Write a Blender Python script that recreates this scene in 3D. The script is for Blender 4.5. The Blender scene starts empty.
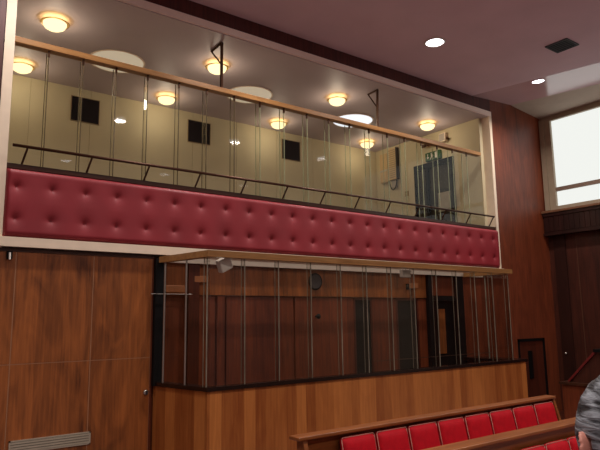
import bpy, bmesh, math, random
from mathutils import Vector, Matrix
random.seed(7)
S = bpy.context.scene
COL = S.collection
PI = math.pi

# ------------------------------------------------------------------ materials
def newmat(name):
    m = bpy.data.materials.new(name); m.use_nodes = True
    nt = m.node_tree
    for n in list(nt.nodes): nt.nodes.remove(n)
    out = nt.nodes.new('ShaderNodeOutputMaterial')
    return m, nt, out

def principled(name, col, rough=0.5, metal=0.0, noise=0.0, nscale=6.0, bump=0.0, emit=None, estr=0.0, spec=0.5):
    m, nt, out = newmat(name)
    b = nt.nodes.new('ShaderNodeBsdfPrincipled')
    b.inputs['Roughness'].default_value = rough
    b.inputs['Metallic'].default_value = metal
    b.inputs['Specular IOR Level'].default_value = spec
    tc = nt.nodes.new('ShaderNodeTexCoord')
    no = nt.nodes.new('ShaderNodeTexNoise'); no.inputs['Scale'].default_value = nscale
    no.inputs['Detail'].default_value = 4
    nt.links.new(tc.outputs['Object'], no.inputs['Vector'])
    ra = nt.nodes.new('ShaderNodeValToRGB')
    a = [max(0, c*(1-noise)) for c in col]; c2 = [min(1, c*(1+noise)) for c in col]
    ra.color_ramp.elements[0].position = 0.3; ra.color_ramp.elements[0].color = (*a, 1)
    ra.color_ramp.elements[1].position = 0.7; ra.color_ramp.elements[1].color = (*c2, 1)
    nt.links.new(no.outputs['Fac'], ra.inputs['Fac'])
    nt.links.new(ra.outputs['Color'], b.inputs['Base Color'])
    if bump:
        bp = nt.nodes.new('ShaderNodeBump'); bp.inputs['Strength'].default_value = bump
        bp.inputs['Distance'].default_value = 0.01
        nt.links.new(no.outputs['Fac'], bp.inputs['Height']); nt.links.new(bp.outputs['Normal'], b.inputs['Normal'])
    if emit:
        b.inputs['Emission Color'].default_value = (*emit, 1); b.inputs['Emission Strength'].default_value = estr
    nt.links.new(b.outputs[0], out.inputs[0])
    return m

def wood(name, dark, light, rough=0.35, strip=0.25, stripvar=0.35, axis='X', grain=1.0, spec=0.4, blot=0.6):
    """vertical-grain veneer: strips of differing tone across 'axis', fine grain along Z (or along X if axis=='Z')"""
    m, nt, out = newmat(name)
    L = nt.links.new
    b = nt.nodes.new('ShaderNodeBsdfPrincipled'); b.inputs['Roughness'].default_value = rough
    b.inputs['Specular IOR Level'].default_value = spec
    tc = nt.nodes.new('ShaderNodeTexCoord')
    mp = nt.nodes.new('ShaderNodeMapping')
    mp.inputs['Scale'].default_value = (14*grain, 14*grain, 0.7) if axis != 'Z' else (0.7, 14*grain, 14*grain)
    L(tc.outputs['Object'], mp.inputs['Vector'])
    g = nt.nodes.new('ShaderNodeTexNoise'); g.inputs['Scale'].default_value = 2.2; g.inputs['Detail'].default_value = 7
    g.inputs['Distortion'].default_value = 0.6
    L(mp.outputs[0], g.inputs['Vector'])
    sep = nt.nodes.new('ShaderNodeSeparateXYZ'); L(tc.outputs['Object'], sep.inputs[0])
    add = nt.nodes.new('ShaderNodeMath'); add.operation = 'ADD'
    if axis == 'Z':
        L(sep.outputs['Z'], add.inputs[0]); add.inputs[1].default_value = 0
    else:
        L(sep.outputs['X'], add.inputs[0]); L(sep.outputs['Y'], add.inputs[1])
    dv = nt.nodes.new('ShaderNodeMath'); dv.operation = 'DIVIDE'; dv.inputs[1].default_value = strip; L(add.outputs[0], dv.inputs[0])
    fl = nt.nodes.new('ShaderNodeMath'); fl.operation = 'FLOOR'; L(dv.outputs[0], fl.inputs[0])
    wn = nt.nodes.new('ShaderNodeTexWhiteNoise'); wn.noise_dimensions = '1D'; L(fl.outputs[0], wn.inputs['W'])
    mp2 = nt.nodes.new('ShaderNodeMapping')
    mp2.inputs['Scale'].default_value = (3.0, 3.0, 0.8) if axis != 'Z' else (0.8, 3.0, 3.0)
    L(tc.outputs['Object'], mp2.inputs['Vector'])
    bl = nt.nodes.new('ShaderNodeTexNoise'); bl.inputs['Scale'].default_value = 1.3; bl.inputs['Detail'].default_value = 5
    bl.inputs['Distortion'].default_value = 1.5
    L(mp2.outputs[0], bl.inputs['Vector'])
    def mul(a, k):
        n = nt.nodes.new('ShaderNodeMath'); n.operation = 'MULTIPLY'; L(a, n.inputs[0]); n.inputs[1].default_value = k; return n.outputs[0]
    def plus(a, c):
        n = nt.nodes.new('ShaderNodeMath'); n.operation = 'ADD'; L(a, n.inputs[0]); L(c, n.inputs[1]); return n.outputs[0]
    f = plus(plus(mul(g.outputs['Fac'], 0.7), mul(bl.outputs['Fac'], blot)), mul(wn.outputs['Value'], stripvar))
    n = nt.nodes.new('ShaderNodeMapRange')
    n.inputs['From Min'].default_value = 0.35*0.7+0.35*blot+0.1*stripvar
    n.inputs['From Max'].default_value = 0.65*0.7+0.65*blot+0.9*stripvar
    L(f, n.inputs['Value'])
    mx = nt.nodes.new('ShaderNodeMixRGB'); L(n.outputs[0], mx.inputs[0])
    mx.inputs[1].default_value = (*dark, 1); mx.inputs[2].default_value = (*light, 1)
    L(mx.outputs[0], b.inputs['Base Color'])
    L(b.outputs[0], out.inputs[0])
    return m

def glass(name, tint=(0.93, 0.95, 0.92), base=0.04):
    m, nt, out = newmat(name)
    L = nt.links.new
    t = nt.nodes.new('ShaderNodeBsdfTransparent'); t.inputs[0].default_value = (*tint, 1)
    g = nt.nodes.new('ShaderNodeBsdfGlossy'); g.inputs['Roughness'].default_value = 0.015
    g.inputs['Color'].default_value = (1, 1, 1, 1)
    lw = nt.nodes.new('ShaderNodeLayerWeight'); lw.inputs['Blend'].default_value = 0.5
    p = nt.nodes.new('ShaderNodeMath'); p.operation = 'POWER'; p.inputs[1].default_value = 5
    L(lw.outputs['Facing'], p.inputs[0])
    mr = nt.nodes.new('ShaderNodeMapRange'); mr.inputs['To Min'].default_value = base; mr.inputs['To Max'].default_value = 1
    L(p.outputs[0], mr.inputs['Value'])
    mx = nt.nodes.new('ShaderNodeMixShader'); L(mr.outputs[0], mx.inputs[0]); L(t.outputs[0], mx.inputs[1]); L(g.outputs[0], mx.inputs[2])
    L(mx.outputs[0], out.inputs[0])
    return m

def emission(name, col, s):
    m, nt, out = newmat(name)
    e = nt.nodes.new('ShaderNodeEmission'); e.inputs[0].default_value = (*col, 1); e.inputs[1].default_value = s
    nt.links.new(e.outputs[0], out.inputs[0])
    return m

def srgb(r, g, b):
    f = lambda c: (c/255/12.92) if c/255 <= 0.04045 else ((c/255+0.055)/1.055)**2.4
    return (f(r), f(g), f(b))

M = {}
M['wall_wood'] = wood('left wall veneer', srgb(84, 43, 19), srgb(168, 97, 47), rough=0.38, strip=0.26, stripvar=0.2, blot=.9)
M['red_wood'] = wood('reddish veneer', srgb(86, 39, 22), srgb(136, 66, 38), rough=0.45, strip=0.5, stripvar=0.15)
M['fascia_wood'] = wood('dark fascia wood', srgb(60, 26, 24), srgb(92, 42, 36), rough=0.5, strip=1.5, stripvar=0.05, blot=.3)
M['dock_wood'] = wood('dock veneer', srgb(138, 73, 33), srgb(198, 125, 64), rough=0.36, strip=0.17, stripvar=0.6, blot=.5)
M['dark_wood'] = wood('dark stained wood', srgb(48, 20, 13), srgb(86, 38, 24), rough=0.35, strip=0.35, stripvar=0.2)
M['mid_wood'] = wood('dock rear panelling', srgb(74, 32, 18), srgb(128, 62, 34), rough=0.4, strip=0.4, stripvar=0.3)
M['end_wood'] = wood('end wall panelling', srgb(50, 25, 18), srgb(84, 42, 30), rough=0.4, strip=0.31, stripvar=0.25)
M['rail_wood'] = wood('oak rail', srgb(138, 96, 54), srgb(172, 126, 76), rough=0.35, axis='Z', strip=2, stripvar=0.05)
M['bench_wood'] = wood('bench timber', srgb(108, 57, 26), srgb(152, 90, 45), rough=0.35, axis='Z', strip=2, stripvar=0.05)
M['sill'] = principled('black sill lacquer', srgb(28, 16, 13), 0.25, noise=.15)
M['cap'] = wood('dark cap wood', srgb(48, 28, 20), srgb(74, 44, 30), rough=.3, axis='Z', strip=2, stripvar=.05)
M['black'] = principled('black paint', srgb(15, 13, 13), 0.6, noise=.1, spec=.15)
M['bronze'] = principled('bronze metal', srgb(74, 46, 30), 0.35, metal=0.6, noise=.1)
M['brass'] = principled('brass ring', srgb(222, 180, 104), 0.35, metal=0.3, noise=.05)
M['steel'] = principled('brushed steel', srgb(190, 188, 180), 0.3, metal=0.9, noise=.05)
M['ceiling'] = principled('hall ceiling plaster', srgb(216, 190, 198), 0.8, noise=.05, nscale=1.2, bump=.1)
M['gceiling'] = principled('gallery ceiling plaster', srgb(188, 174, 176), 0.55, noise=.04, nscale=1.2, spec=.35)
M['gwall'] = principled('gallery cream wall', srgb(200, 188, 154), 0.7, noise=.04, nscale=1.5)
M['cream'] = principled('cream paint', srgb(236, 217, 192), 0.55, noise=.04)
M['red_leather'] = principled('oxblood leather', srgb(140, 31, 41), 0.52, noise=.10, nscale=2.2, bump=.15, spec=.5)
M['red_button'] = principled('oxblood button', srgb(126, 30, 40), 0.4, noise=.05)
M['seat_red'] = principled('scarlet seat fabric', srgb(182, 9, 28), 0.7, noise=.10, nscale=14, bump=.2, spec=.2)
M['piping'] = principled('cream piping', srgb(178, 112, 98), 0.6, noise=.1, nscale=30)
M['carpet'] = principled('carpet', srgb(132, 112, 114), 0.95, noise=.2, nscale=40, bump=.4)
M['glass'] = glass('gallery glass', (.94, .95, .92), .022)
M['dglass'] = glass('dock glass', (0.80, 0.79, 0.76), 0.05)
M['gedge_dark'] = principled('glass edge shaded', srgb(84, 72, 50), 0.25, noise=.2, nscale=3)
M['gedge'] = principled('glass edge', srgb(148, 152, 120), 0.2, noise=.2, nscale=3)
M['gedge2'] = principled('dock glass edge', srgb(136, 130, 114), 0.2, noise=.3, nscale=3)
M['lamp_glow'] = emission('warm opal glass lit', (1.0, 0.80, 0.42), 1.7)
M['lamp_top'] = emission('added upward glow', (1.0, 0.66, 0.26), 7.0)
M['hall_glow'] = emission('white lamp lens lit', (0.97, 0.96, 1.0), 6.0)
M['sky_disc'] = emission('rooflight diffuser', (0.93, 0.95, 1.0), 1.05)
M['disc_cream'] = principled('cream disc with added glow', srgb(235, 222, 190), 0.5, noise=.02, emit=(1.0, 0.88, 0.66), estr=0.30)  # faint emission added to brighten the dull, unlit-looking discs
M['winpane'] = emission('frosted window daylight', (0.94, 0.955, 0.91), .95)
M['beige'] = principled('beige window frame', srgb(168, 152, 128), 0.5, noise=.06)
M['grey'] = principled('grey plastic', srgb(160, 150, 138), 0.5, noise=.05)
M['white'] = principled('white plastic', srgb(222, 216, 206), 0.45, noise=.03)
M['tan_box'] = principled('tan metal cabinet', srgb(192, 164, 120), 0.5, noise=.05)
M['brown_box'] = principled('brown metal cabinet', srgb(150, 128, 94), 0.5, noise=.05)
M['tan_wood'] = principled('light timber block', srgb(146, 88, 48), 0.5, noise=.1)
M['green'] = principled('exit green', srgb(36, 84, 44), 0.4, noise=.02)
M['doorgrey'] = wood('dark door', srgb(30, 24, 17), srgb(50, 40, 28), rough=.35, strip=.4, stripvar=.2)
M['aluminium'] = principled('vent aluminium', srgb(178, 168, 148), 0.4, metal=.3, noise=.06)
M['skin'] = principled('skin', srgb(222, 150, 132), 0.5, noise=.05)
M['plaster'] = principled('beige plaster', srgb(150, 130, 126), .8, noise=.04)
M['jacket'] = principled('dark jacket cloth', srgb(48, 48, 56), 0.85, noise=.15, nscale=30, bump=.2)
M['eye'] = principled('eye white', srgb(230, 228, 220), 0.3)
M['joint'] = principled('panel joint strip', srgb(160, 116, 84), 0.5, noise=.05)
M['maroon'] = principled('maroon handrail', srgb(110, 36, 34), 0.35, noise=.08)
M['leadgrey'] = principled('vent black', srgb(40, 32, 32), 0.6, noise=.1)

def hair_mat():
    m, nt, out = newmat('grey hair'); L = nt.links.new
    b = nt.nodes.new('ShaderNodeBsdfPrincipled'); b.inputs['Roughness'].default_value = .55
    tc = nt.nodes.new('ShaderNodeTexCoord'); mp = nt.nodes.new('ShaderNodeMapping')
    mp.inputs['Scale'].default_value = (6, 6, 40); mp.inputs['Rotation'].default_value = (0.45, 0.35, 0)
    L(tc.outputs['Object'], mp.inputs[0])
    w = nt.nodes.new('ShaderNodeTexNoise'); w.inputs['Scale'].default_value = 2.2; w.inputs['Detail'].default_value = 6; w.inputs['Distortion'].default_value = .5
    L(mp.outputs[0], w.inputs[0])
    r = nt.nodes.new('ShaderNodeValToRGB')
    r.color_ramp.elements[0].position = .40; r.color_ramp.elements[0].color = (*srgb(26, 28, 34), 1)
    r.color_ramp.elements[1].position = .62; r.color_ramp.elements[1].color = (*srgb(160, 166, 174), 1)
    L(w.outputs[0], r.inputs[0]); L(r.outputs[0], b.inputs['Base Color'])
    bp = nt.nodes.new('ShaderNodeBump'); bp.inputs['Strength'].default_value = .8; bp.inputs['Distance'].default_value = .01
    L(w.outputs[0], bp.inputs['Height']); L(bp.outputs[0], b.inputs['Normal']); L(b.outputs[0], out.inputs[0])
    return m
M['hair'] = hair_mat()

# ------------------------------------------------------------------ mesh helpers
class MB:
    def __init__(s): s.bm = bmesh.new()
    def box(s, x0, x1, y0, y1, z0, z1, mi=0, bev=0.0):
        vs = [s.bm.verts.new(p) for p in ((x0,y0,z0),(x1,y0,z0),(x1,y1,z0),(x0,y1,z0),(x0,y0,z1),(x1,y0,z1),(x1,y1,z1),(x0,y1,z1))]
        fs = []
        for q in ((0,3,2,1),(4,5,6,7),(0,1,5,4),(1,2,6,5),(2,3,7,6),(3,0,4,7)):
            f = s.bm.faces.new([vs[i] for i in q]); f.material_index = mi; fs.append(f)
        if bev:
            es = list({e for f in fs for e in f.edges})
            bmesh.ops.bevel(s.bm, geom=es, offset=bev, segments=2, affect='EDGES', profile=0.5)
        return s
    def quad(s, pts, mi=0):
        f = s.bm.faces.new([s.bm.verts.new(p) for p in pts]); f.material_index = mi; return s
    def prism(s, pts, axis, a, b, mi=0):
        """polygon pts in the two other axes, extruded along axis from a to b"""
        def mk(p, t):
            if axis == 'X': return (t, p[0], p[1])
            if axis == 'Y': return (p[0], t, p[1])
            return (p[0], p[1], t)
        A = [s.bm.verts.new(mk(p, a)) for p in pts]; B = [s.bm.verts.new(mk(p, b)) for p in pts]
        n = len(pts); fs = [s.bm.faces.new(A), s.bm.faces.new(B[::-1])]
        for i in range(n): fs.append(s.bm.faces.new((A[i], B[i], B[(i+1) % n], A[(i+1) % n])))
        for f in fs: f.material_index = mi
        return s
    def tube(s, p0, p1, r, n=12, mi=0, r1=None):
        p0 = Vector(p0); p1 = Vector(p1); d = (p1-p0); q = d.to_track_quat('Z', 'Y').to_matrix()
        if r1 is None: r1 = r
        A = []; B = []
        for i in range(n):
            a = 2*PI*i/n; v = q @ Vector((math.cos(a), math.sin(a), 0))
            A.append(s.bm.verts.new(p0+v*r)); B.append(s.bm.verts.new(p1+v*r1))
        for f in [s.bm.faces.new(A[::-1]), s.bm.faces.new(B)] + [s.bm.faces.new((A[i], A[(i+1) % n], B[(i+1) % n], B[i])) for i in range(n)]:
            f.material_index = mi
        return s
    def path(s, pts, r, n=8, mi=0):
        for a, b in zip(pts, pts[1:]): s.tube(a, b, r, n, mi)
        return s
    def lathe(s, prof, c=(0, 0, 0), n=32, mi=0):
        rings = []
        for r, z in prof:
            if r < 1e-5: rings.append([s.bm.verts.new((c[0], c[1], c[2]+z))])
            else: rings.append([s.bm.verts.new((c[0]+r*math.cos(2*PI*i/n), c[1]+r*math.sin(2*PI*i/n), c[2]+z)) for i in range(n)])
        for A, B in zip(rings, rings[1:]):
            for i in range(n):
                j = (i+1) % n
                if len(A) == 1 and len(B) == 1: continue
                if len(A) == 1: f = s.bm.faces.new((A[0], B[j], B[i]))
                elif len(B) == 1: f = s.bm.faces.new((A[i], A[j], B[0]))
                else: f = s.bm.faces.new((A[i], A[j], B[j], B[i]))
                f.material_index = mi
        return s
    def ball(s, c, r, sx=1, sy=1, sz=1, u=16, v=10, mi=0):
        g = bmesh.ops.create_uvsphere(s.bm, u_segments=u, v_segments=v, radius=r)
        for w in g['verts']: w.co = Vector((c[0]+w.co.x*sx, c[1]+w.co.y*sy, c[2]+w.co.z*sz))
        return s
    def build(s, name, mats, parent=None, smooth=False, origin=None):
        if not isinstance(mats, (list, tuple)): mats = [mats]
        bmesh.ops.recalc_face_normals(s.bm, faces=s.bm.faces[:])
        me = bpy.data.meshes.new(name)
        if origin is not None: bmesh.ops.translate(s.bm, verts=s.bm.verts[:], vec=-Vector(origin))
        s.bm.to_mesh(me); s.bm.free()
        for m in mats: me.materials.append(m)
        if smooth:
            for p in me.polygons: p.use_smooth = True
        o = bpy.data.objects.new(name, me); COL.objects.link(o)
        if origin is not None: o.location = origin
        if parent is not None:
            o.parent = parent
        return o

def tag(o, label, cat, group=None, kind=None):
    o['label'] = label; o['category'] = cat
    if group: o['group'] = group
    if kind: o['kind'] = kind
    return o
def thing(name, label, cat, loc=(0, 0, 0), rotz=0, group=None):
    o = bpy.data.objects.new(name, None); COL.objects.link(o)
    o.location = loc; o.rotation_euler = (0, 0, rotz); o.empty_display_size = .1
    return tag(o, label, cat, group)
def struct(o, label=None, cat=None):
    o['kind'] = 'structure'
    if label: o['label'] = label
    if cat: o['category'] = cat
    return o
def dup(root, loc, label, group=None, rotz=None):
    r = root.copy(); COL.objects.link(r); r.location = loc; r['label'] = label
    if rotz is not None: r.rotation_euler = (0, 0, rotz)
    if group: r['group'] = group
    for ch in list(root.children):
        c = ch.copy(); COL.objects.link(c); c.parent = r
        for g in list(ch.children):
            d = g.copy(); COL.objects.link(d); d.parent = c
    return r

# ------------------------------------------------------------------ key dimensions
YW = 8.04       # plane of the long panelled wall
XE = 13.85      # end wall with the window
ZF = -0.60      # court floor
ZC = 6.76       # hall ceiling
OX0, OX1 = 1.38, 11.66   # gallery opening
GZ = 6.37       # gallery ceiling
GB = 11.75      # gallery back wall
GX = 11.55      # gallery side wall

# ------------------------------------------------------------------ setting
struct(MB().box(-5, XE+.3, -6, YW+.4, ZF-.2, ZF).build('floor', M['carpet']), 'carpeted court floor', 'floor')
# hall ceiling, in three zones toward the window
A = [(11.0, YW+.3), (11.75, 5.3), (12.0, -6)]
Bq = [(12.55, YW+.3), (13.1, 6.05), (13.35, -6)]
c = MB()
c.prism([(-5, -6), (12.0, -6), (11.75, 5.3), (11.0, YW+.3), (-5, YW+.3)], 'Z', ZC, ZC+.25)
c.build('ceiling', M['ceiling'])
struct(bpy.data.objects['ceiling'], 'mauve plaster ceiling of the court', 'ceiling')
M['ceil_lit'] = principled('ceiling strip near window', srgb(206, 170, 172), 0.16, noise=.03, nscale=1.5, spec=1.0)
c = MB()
for (a0, b0), (a1, b1) in (((A[0], Bq[0]), (A[1], Bq[1])), ((A[1], Bq[1]), (A[2], Bq[2]))):
    zt = ZC+.10
    c.quad([(a0[0], a0[1], ZC), (b0[0], b0[1], zt), (b1[0], b1[1], zt), (a1[0], a1[1], ZC)])
    c.quad([(a0[0], a0[1], ZC+.25), (b0[0], b0[1], zt+.25), (b1[0], b1[1], zt+.25), (a1[0], a1[1], ZC+.25)])
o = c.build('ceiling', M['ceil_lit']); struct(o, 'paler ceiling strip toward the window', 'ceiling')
c = MB()
for b0, b1 in ((Bq[0], Bq[1]), (Bq[1], Bq[2])):
    c.quad([(b0[0], b0[1], ZC+.10), (XE+.2, b0[1], ZC-.04), (XE+.2, b1[1], ZC-.04), (b1[0], b1[1], ZC+.10)])
    c.quad([(b0[0], b0[1], ZC+.35), (XE+.2, b0[1], ZC+.35), (XE+.2, b1[1], ZC+.35), (b1[0], b1[1], ZC+.35)])
o = c.build('ceiling', principled('beige ceiling strip', srgb(184, 168, 150), .8, noise=.03)); struct(o, 'sloped ceiling strip above the window', 'ceiling')

# long left wall: lower panelled zone with joints
w = MB()
w.box(-5, 3.36, YW-.003, YW+.35, ZF, 2.60)
xs = [-5, -3.65, -2.62, -1.59, -.55, .50, 1.56, 2.53, 3.36]
for x0, x1 in zip(xs, xs[1:]):
    for z0, z1 in ((ZF, 1.19), (1.19, 2.58)):
        w.box(x0+.006, x1-.006, YW-.006, YW+.012, z0+.006, z1-.006, 1)
w.build('wall_left', [M['joint'], M['wall_wood']])
struct(bpy.data.objects['wall_left'], 'long wall panelled in reddish brown veneer', 'wall')
# part behind the dock: bright band above, darker panels below
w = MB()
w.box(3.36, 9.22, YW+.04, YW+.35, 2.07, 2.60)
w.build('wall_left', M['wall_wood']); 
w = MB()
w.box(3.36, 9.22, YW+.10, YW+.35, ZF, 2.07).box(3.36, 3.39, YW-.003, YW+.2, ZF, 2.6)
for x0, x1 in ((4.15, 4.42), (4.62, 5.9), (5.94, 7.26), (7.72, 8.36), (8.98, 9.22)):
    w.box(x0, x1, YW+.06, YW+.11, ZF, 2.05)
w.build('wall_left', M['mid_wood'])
w = MB()
w.box(10.32, 12.2, YW, YW+.35, ZF, 2.62).box(12.2, 13.3, YW, YW+.35, 1.16, 2.62).box(13.3, XE+.3, YW, YW+.35, ZF, 2.62).box(12.2, 13.3, YW+.2, YW+.35, ZF, 1.16)
w.box(OX1+.09, XE+.3, YW, YW+.35, 2.62, ZC+.2)
w.build('wall_left', M['red_wood'])
w = MB(); w.box(-5, OX0-.12, YW, YW+.35, 2.60, ZC+.2); w.build('wall_left', M['fascia_wood'])
w = MB(); w.box(OX0-.12, OX1+.09, YW, YW+.2, 6.50, ZC+.2); w.build('wall_left', M['fascia_wood'])
for o in bpy.data.objects:
    if o.name.startswith('wall_left'): struct(o)
lab = {'wall_left.001': 'lit veneer band on the wall behind the dock', 'wall_left.002': 'dim wood panels low behind the dock glass',
       'wall_left.003': 'reddish wood wall right of the gallery', 'wall_left.004': 'dark wall left of the gallery opening', 'wall_left.005': 'dark wood band above the gallery opening'}
for k, v in lab.items(): bpy.data.objects[k]['label'] = v; bpy.data.objects[k]['category'] = 'wall'

# trims around the gallery opening
struct(MB().box(OX0-.12, OX1+.09, YW-.02, YW+.12, 6.385, 6.50).build('trim_1', principled('cream with painted light', srgb(252, 236, 222), .5, noise=.02)), 'cream strip along the top of the gallery opening', 'trim')  # cream trim whitened to paint in ceiling light it misses
struct(MB().box(OX0-.12, OX0, YW-.02, YW+.2, 2.62, 6.385).build('trim_2', M['cream']), 'cream post left of the gallery opening', 'trim')
struct(MB().box(OX1, OX1+.09, YW-.02, YW+.2, 2.62, 6.385).build('trim_3', M['cream']), 'cream post right of the gallery opening', 'trim')
struct(MB().box(-5, OX1+.09, YW-.085, YW+.2, 2.635, 2.755).box(OX0, OX1, YW+.2, YW+.22, 2.62, 2.755).build('trim_4', M['cream']), 'cream strip below the red gallery front', 'trim')
struct(MB().box(3.56, 11.0, YW-.045, YW+.03, 2.535, 2.634).build('trim_11', principled('cream with added brightness', srgb(252, 240, 220), .5, noise=.02)), 'cream strip seen through the glass under the dock rail', 'trim')  # cream whitened so the strip reads lit under the rail
struct(MB().box(-5, 3.36, YW-.02, YW+.05, 2.58, 2.62).build('trim_5', M['cap']), 'thin dark bead below the cream strip', 'trim')

# gallery shell
struct(MB().box(1.0, 12, YW+.22, GB+.3, 2.60, 2.76).build('floor_gallery', M['carpet']), 'gallery floor', 'floor')
struct(MB().box(1.0, 11.74, YW+.02, GB+.3, GZ, GZ+.12).build('ceiling_gallery', M['gceiling']), 'plaster gallery ceiling', 'ceiling')
w = MB(); w.box(1.0, 12, GB+.012, GB+.2, 2.76, GZ)
for i in range(9):
    w.box(1.2+i*1.15+.004, 1.2+(i+1)*1.15-.004, GB, GB+.02, 2.76, GZ)
struct(w.build('wall_gallery_back', M['gwall']), 'cream rear wall of the gallery', 'wall')
struct(MB().box(1.0, 1.27, YW+.2, GB, 2.76, GZ).build('wall_gallery_left', M['gwall']), 'cream left wall of the gallery', 'wall')
w = MB()
w.box(GX, GX+.3, YW+.2, 9.03, 2.76, GZ).box(GX, GX+.3, 10.32, GB, 2.76, GZ).box(GX, GX+.3, 9.03, 10.32, 5.62, GZ).box(GX+.2, GX+.3, 9.03, 10.32, 2.76, 5.62)
struct(w.build('wall_gallery_right', M['gwall']), 'cream right side wall of the gallery', 'wall')

# end wall with window
WZ0, WZ1, WY1, WY0 = 4.30, 6.66, 8.02, 1.2
w = MB()
w.box(XE, XE+.3, -6, WY0, ZF, ZC+.2).box(XE, XE+.3, WY1, YW+.3, WZ0, ZC+.2).box(XE, XE+.3, WY0, WY1, WZ1, ZC+.2)
struct(w.build('wall_end', M['beige']), 'end wall around the window', 'wall')
w = MB(); w.box(XE+.005, XE+.3, WY0, YW+.3, ZF, WZ0)
for i in range(7):
    y1 = YW+.28-i*1.0; w.box(XE-.008, XE+.01, y1-.985, y1, ZF, 3.66)
    w.box(XE-.014, XE+.0, y1-.996, y1-.986, ZF, 3.66, 1)
struct(w.build('wall_end', [M['end_wood'], principled('dull joint', srgb(100, 64, 44), .5)]), 'dark vertical boarding below the window', 'wall')
# window sill + dark apron
w = MB(); w.box(XE-.26, XE-.0, WY0-.2, YW-.01, 4.20, 4.26, bev=.01)
struct(w.build('trim_6', M['rail_wood'] if False else wood('sill timber', srgb(96, 66, 48), srgb(130, 92, 66), axis='Z', strip=2)), 'brown timber window sill', 'trim')
w = MB(); w.box(XE-.20, XE-.01, WY0-.2, YW-.02, 3.70, 4.20).box(XE-.24, XE-.01, WY0-.2, YW-.015, 3.64, 3.70).box(XE-.23, XE-.20, WY0-.2, YW-.018, 4.12, 4.20)
for i in range(50):
    y = YW-.05-i*.13; w.box(XE-.212, XE-.20, y-.11, y, 3.74, 4.10)
struct(w.build('trim_7', wood('apron wood', srgb(30, 15, 13), srgb(52, 26, 22), strip=.13)), 'dark slatted apron board under the window', 'trim')
win = thing('window_1', 'large frosted window with beige frame, bright with daylight', 'window'); struct(win)
f = MB()
f.box(XE-.03, XE+.12, WY1-.28, WY1-.12, WZ0, WZ1).box(XE-.03, XE+.12, WY0, WY0+.12, WZ0, WZ1).box(XE-.03, XE+.12, WY0+.12, WY1-.28, WZ1-.06, WZ1).box(XE-.03, XE+.12, WY0+.12, WY1-.28, WZ0, 4.38)
f.box(XE-.07, XE+.12, WY1-.12, WY1, WZ0, WZ1)
f.build('window_frame', M['beige'], win)
f = MB(); f.box(XE, XE+.1, WY0, WY1-.25, 4.76, 4.86)
for y in (5.9-.4, 3.4): f.box(XE, XE+.1, y-.04, y+.04, WZ0, WZ1)
f.build('mullion', principled('brown mullion', srgb(134, 112, 96), .5, noise=.05), win)
MB().box(XE+.05, XE+.07, WY0+.05, WY1-.05, WZ0+.02, WZ1-.02).build('window_pane', M['winpane'], win)

# other walls of the room (behind and beside the viewpoint)
struct(MB().box(-5, XE+.3, -6.3, -6, ZF, ZC+.2).build('wall_right', M['plaster']), 'beige plaster wall opposite the gallery', 'wall')
struct(MB().box(-5.3, -5, -6, YW+.3, ZF, ZC+.2).build('wall_rear', M['plaster']), 'rear wall of the court', 'wall')
struct(MB().box(-5, 2.25, -3.0, 1.45, ZF, -.14).build('floor_tier', M['carpet']), 'raised carpeted tier', 'floor')

# ------------------------------------------------------------------ doors
# door in wall right of the dock
d = thing('door_1', 'low dark wood door outlined in black right of the dock', 'door'); struct(d)
f = MB(); f.box(12.2, 13.3, YW-.015, YW+.04, 1.10, 1.16).box(13.24, 13.3, YW-.015, YW+.04, ZF, 1.16).box(12.2, 12.26, YW-.015, YW+.04, ZF, 1.16)
f.build('door_frame', M['black'], d)
lf = MB().box(12.26, 13.24, YW+.01, YW+.06, ZF+.01, 1.10).build('door_leaf', wood('door veneer', srgb(62, 27, 18), srgb(100, 46, 30), strip=.5), d)
MB().box(12.60, 12.75, YW-.01, YW+.012, .25, .88).build('push_plate', M['black'], lf)
# door unit behind the dock
d = thing('door_2', 'black framed door with transom panel behind the dock glass', 'door'); struct(d)
f = MB(); f.box(9.22, 9.32, YW-.03, YW+.3, ZF, 2.60).box(10.08, 10.32, YW-.03, YW+.3, ZF, 2.60).box(9.32, 10.08, YW-.03, YW+.3, 2.52, 2.60).box(9.32, 10.08, YW-.02, YW+.3, 2.02, 2.12)
f.build('door_frame', M['black'], d)
MB().box(9.32, 10.08, YW+.03, YW+.08, 2.12, 2.52).build('transom_panel', M['mid_wood'], d)
MB().box(9.32, 10.08, YW+.08, YW+.14, ZF, 2.02).build('door_leaf', M['black'], d)
MB().box(9.58, 9.78, YW+.05, YW+.09, .95, 1.85).build('door_panel', M['wall_wood'], d)
# dark openings in the dock rear wall
for i, (x0, x1) in enumerate(((7.28, 7.70), (8.38, 8.96))):
    d = thing('door_%d' % (3+i), ['narrow black doorway near the middle of the dock', 'wider black doorway left of the framed door in the dock'][i], 'door'); struct(d)
    MB().box(x0, x1, YW+.07, YW+.12, ZF, 2.04).build('door_leaf', M['black'], d)
    MB().box(x0-.02, x0+.02, YW+.05, YW+.12, ZF, 2.05).box(x1-.02, x1+.02, YW+.05, YW+.12, ZF, 2.05).box(x0-.02, x1+.02, YW+.05, YW+.12, 2.02, 2.06).build('door_frame', M['dark_wood'], d)
# jambs at the left end of the dock
struct(MB().box(3.385, 3.53, YW-.08, YW+.12, .80, 2.58).build('trim_8', M['black']), 'black jamb on the wall at the left end of the dock', 'trim')
struct(MB().box(3.93, 4.11, YW-.02, YW+.12, ZF, 2.58).build('trim_9', M['dark_wood']), 'dark post seen through the dock side glass', 'trim')
struct(MB().box(4.44, 4.56, YW+.02, YW+.12, ZF, 2.05).build('trim_10', M['mid_wood']), 'lighter wood stile behind the dock corner', 'trim')
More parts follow.
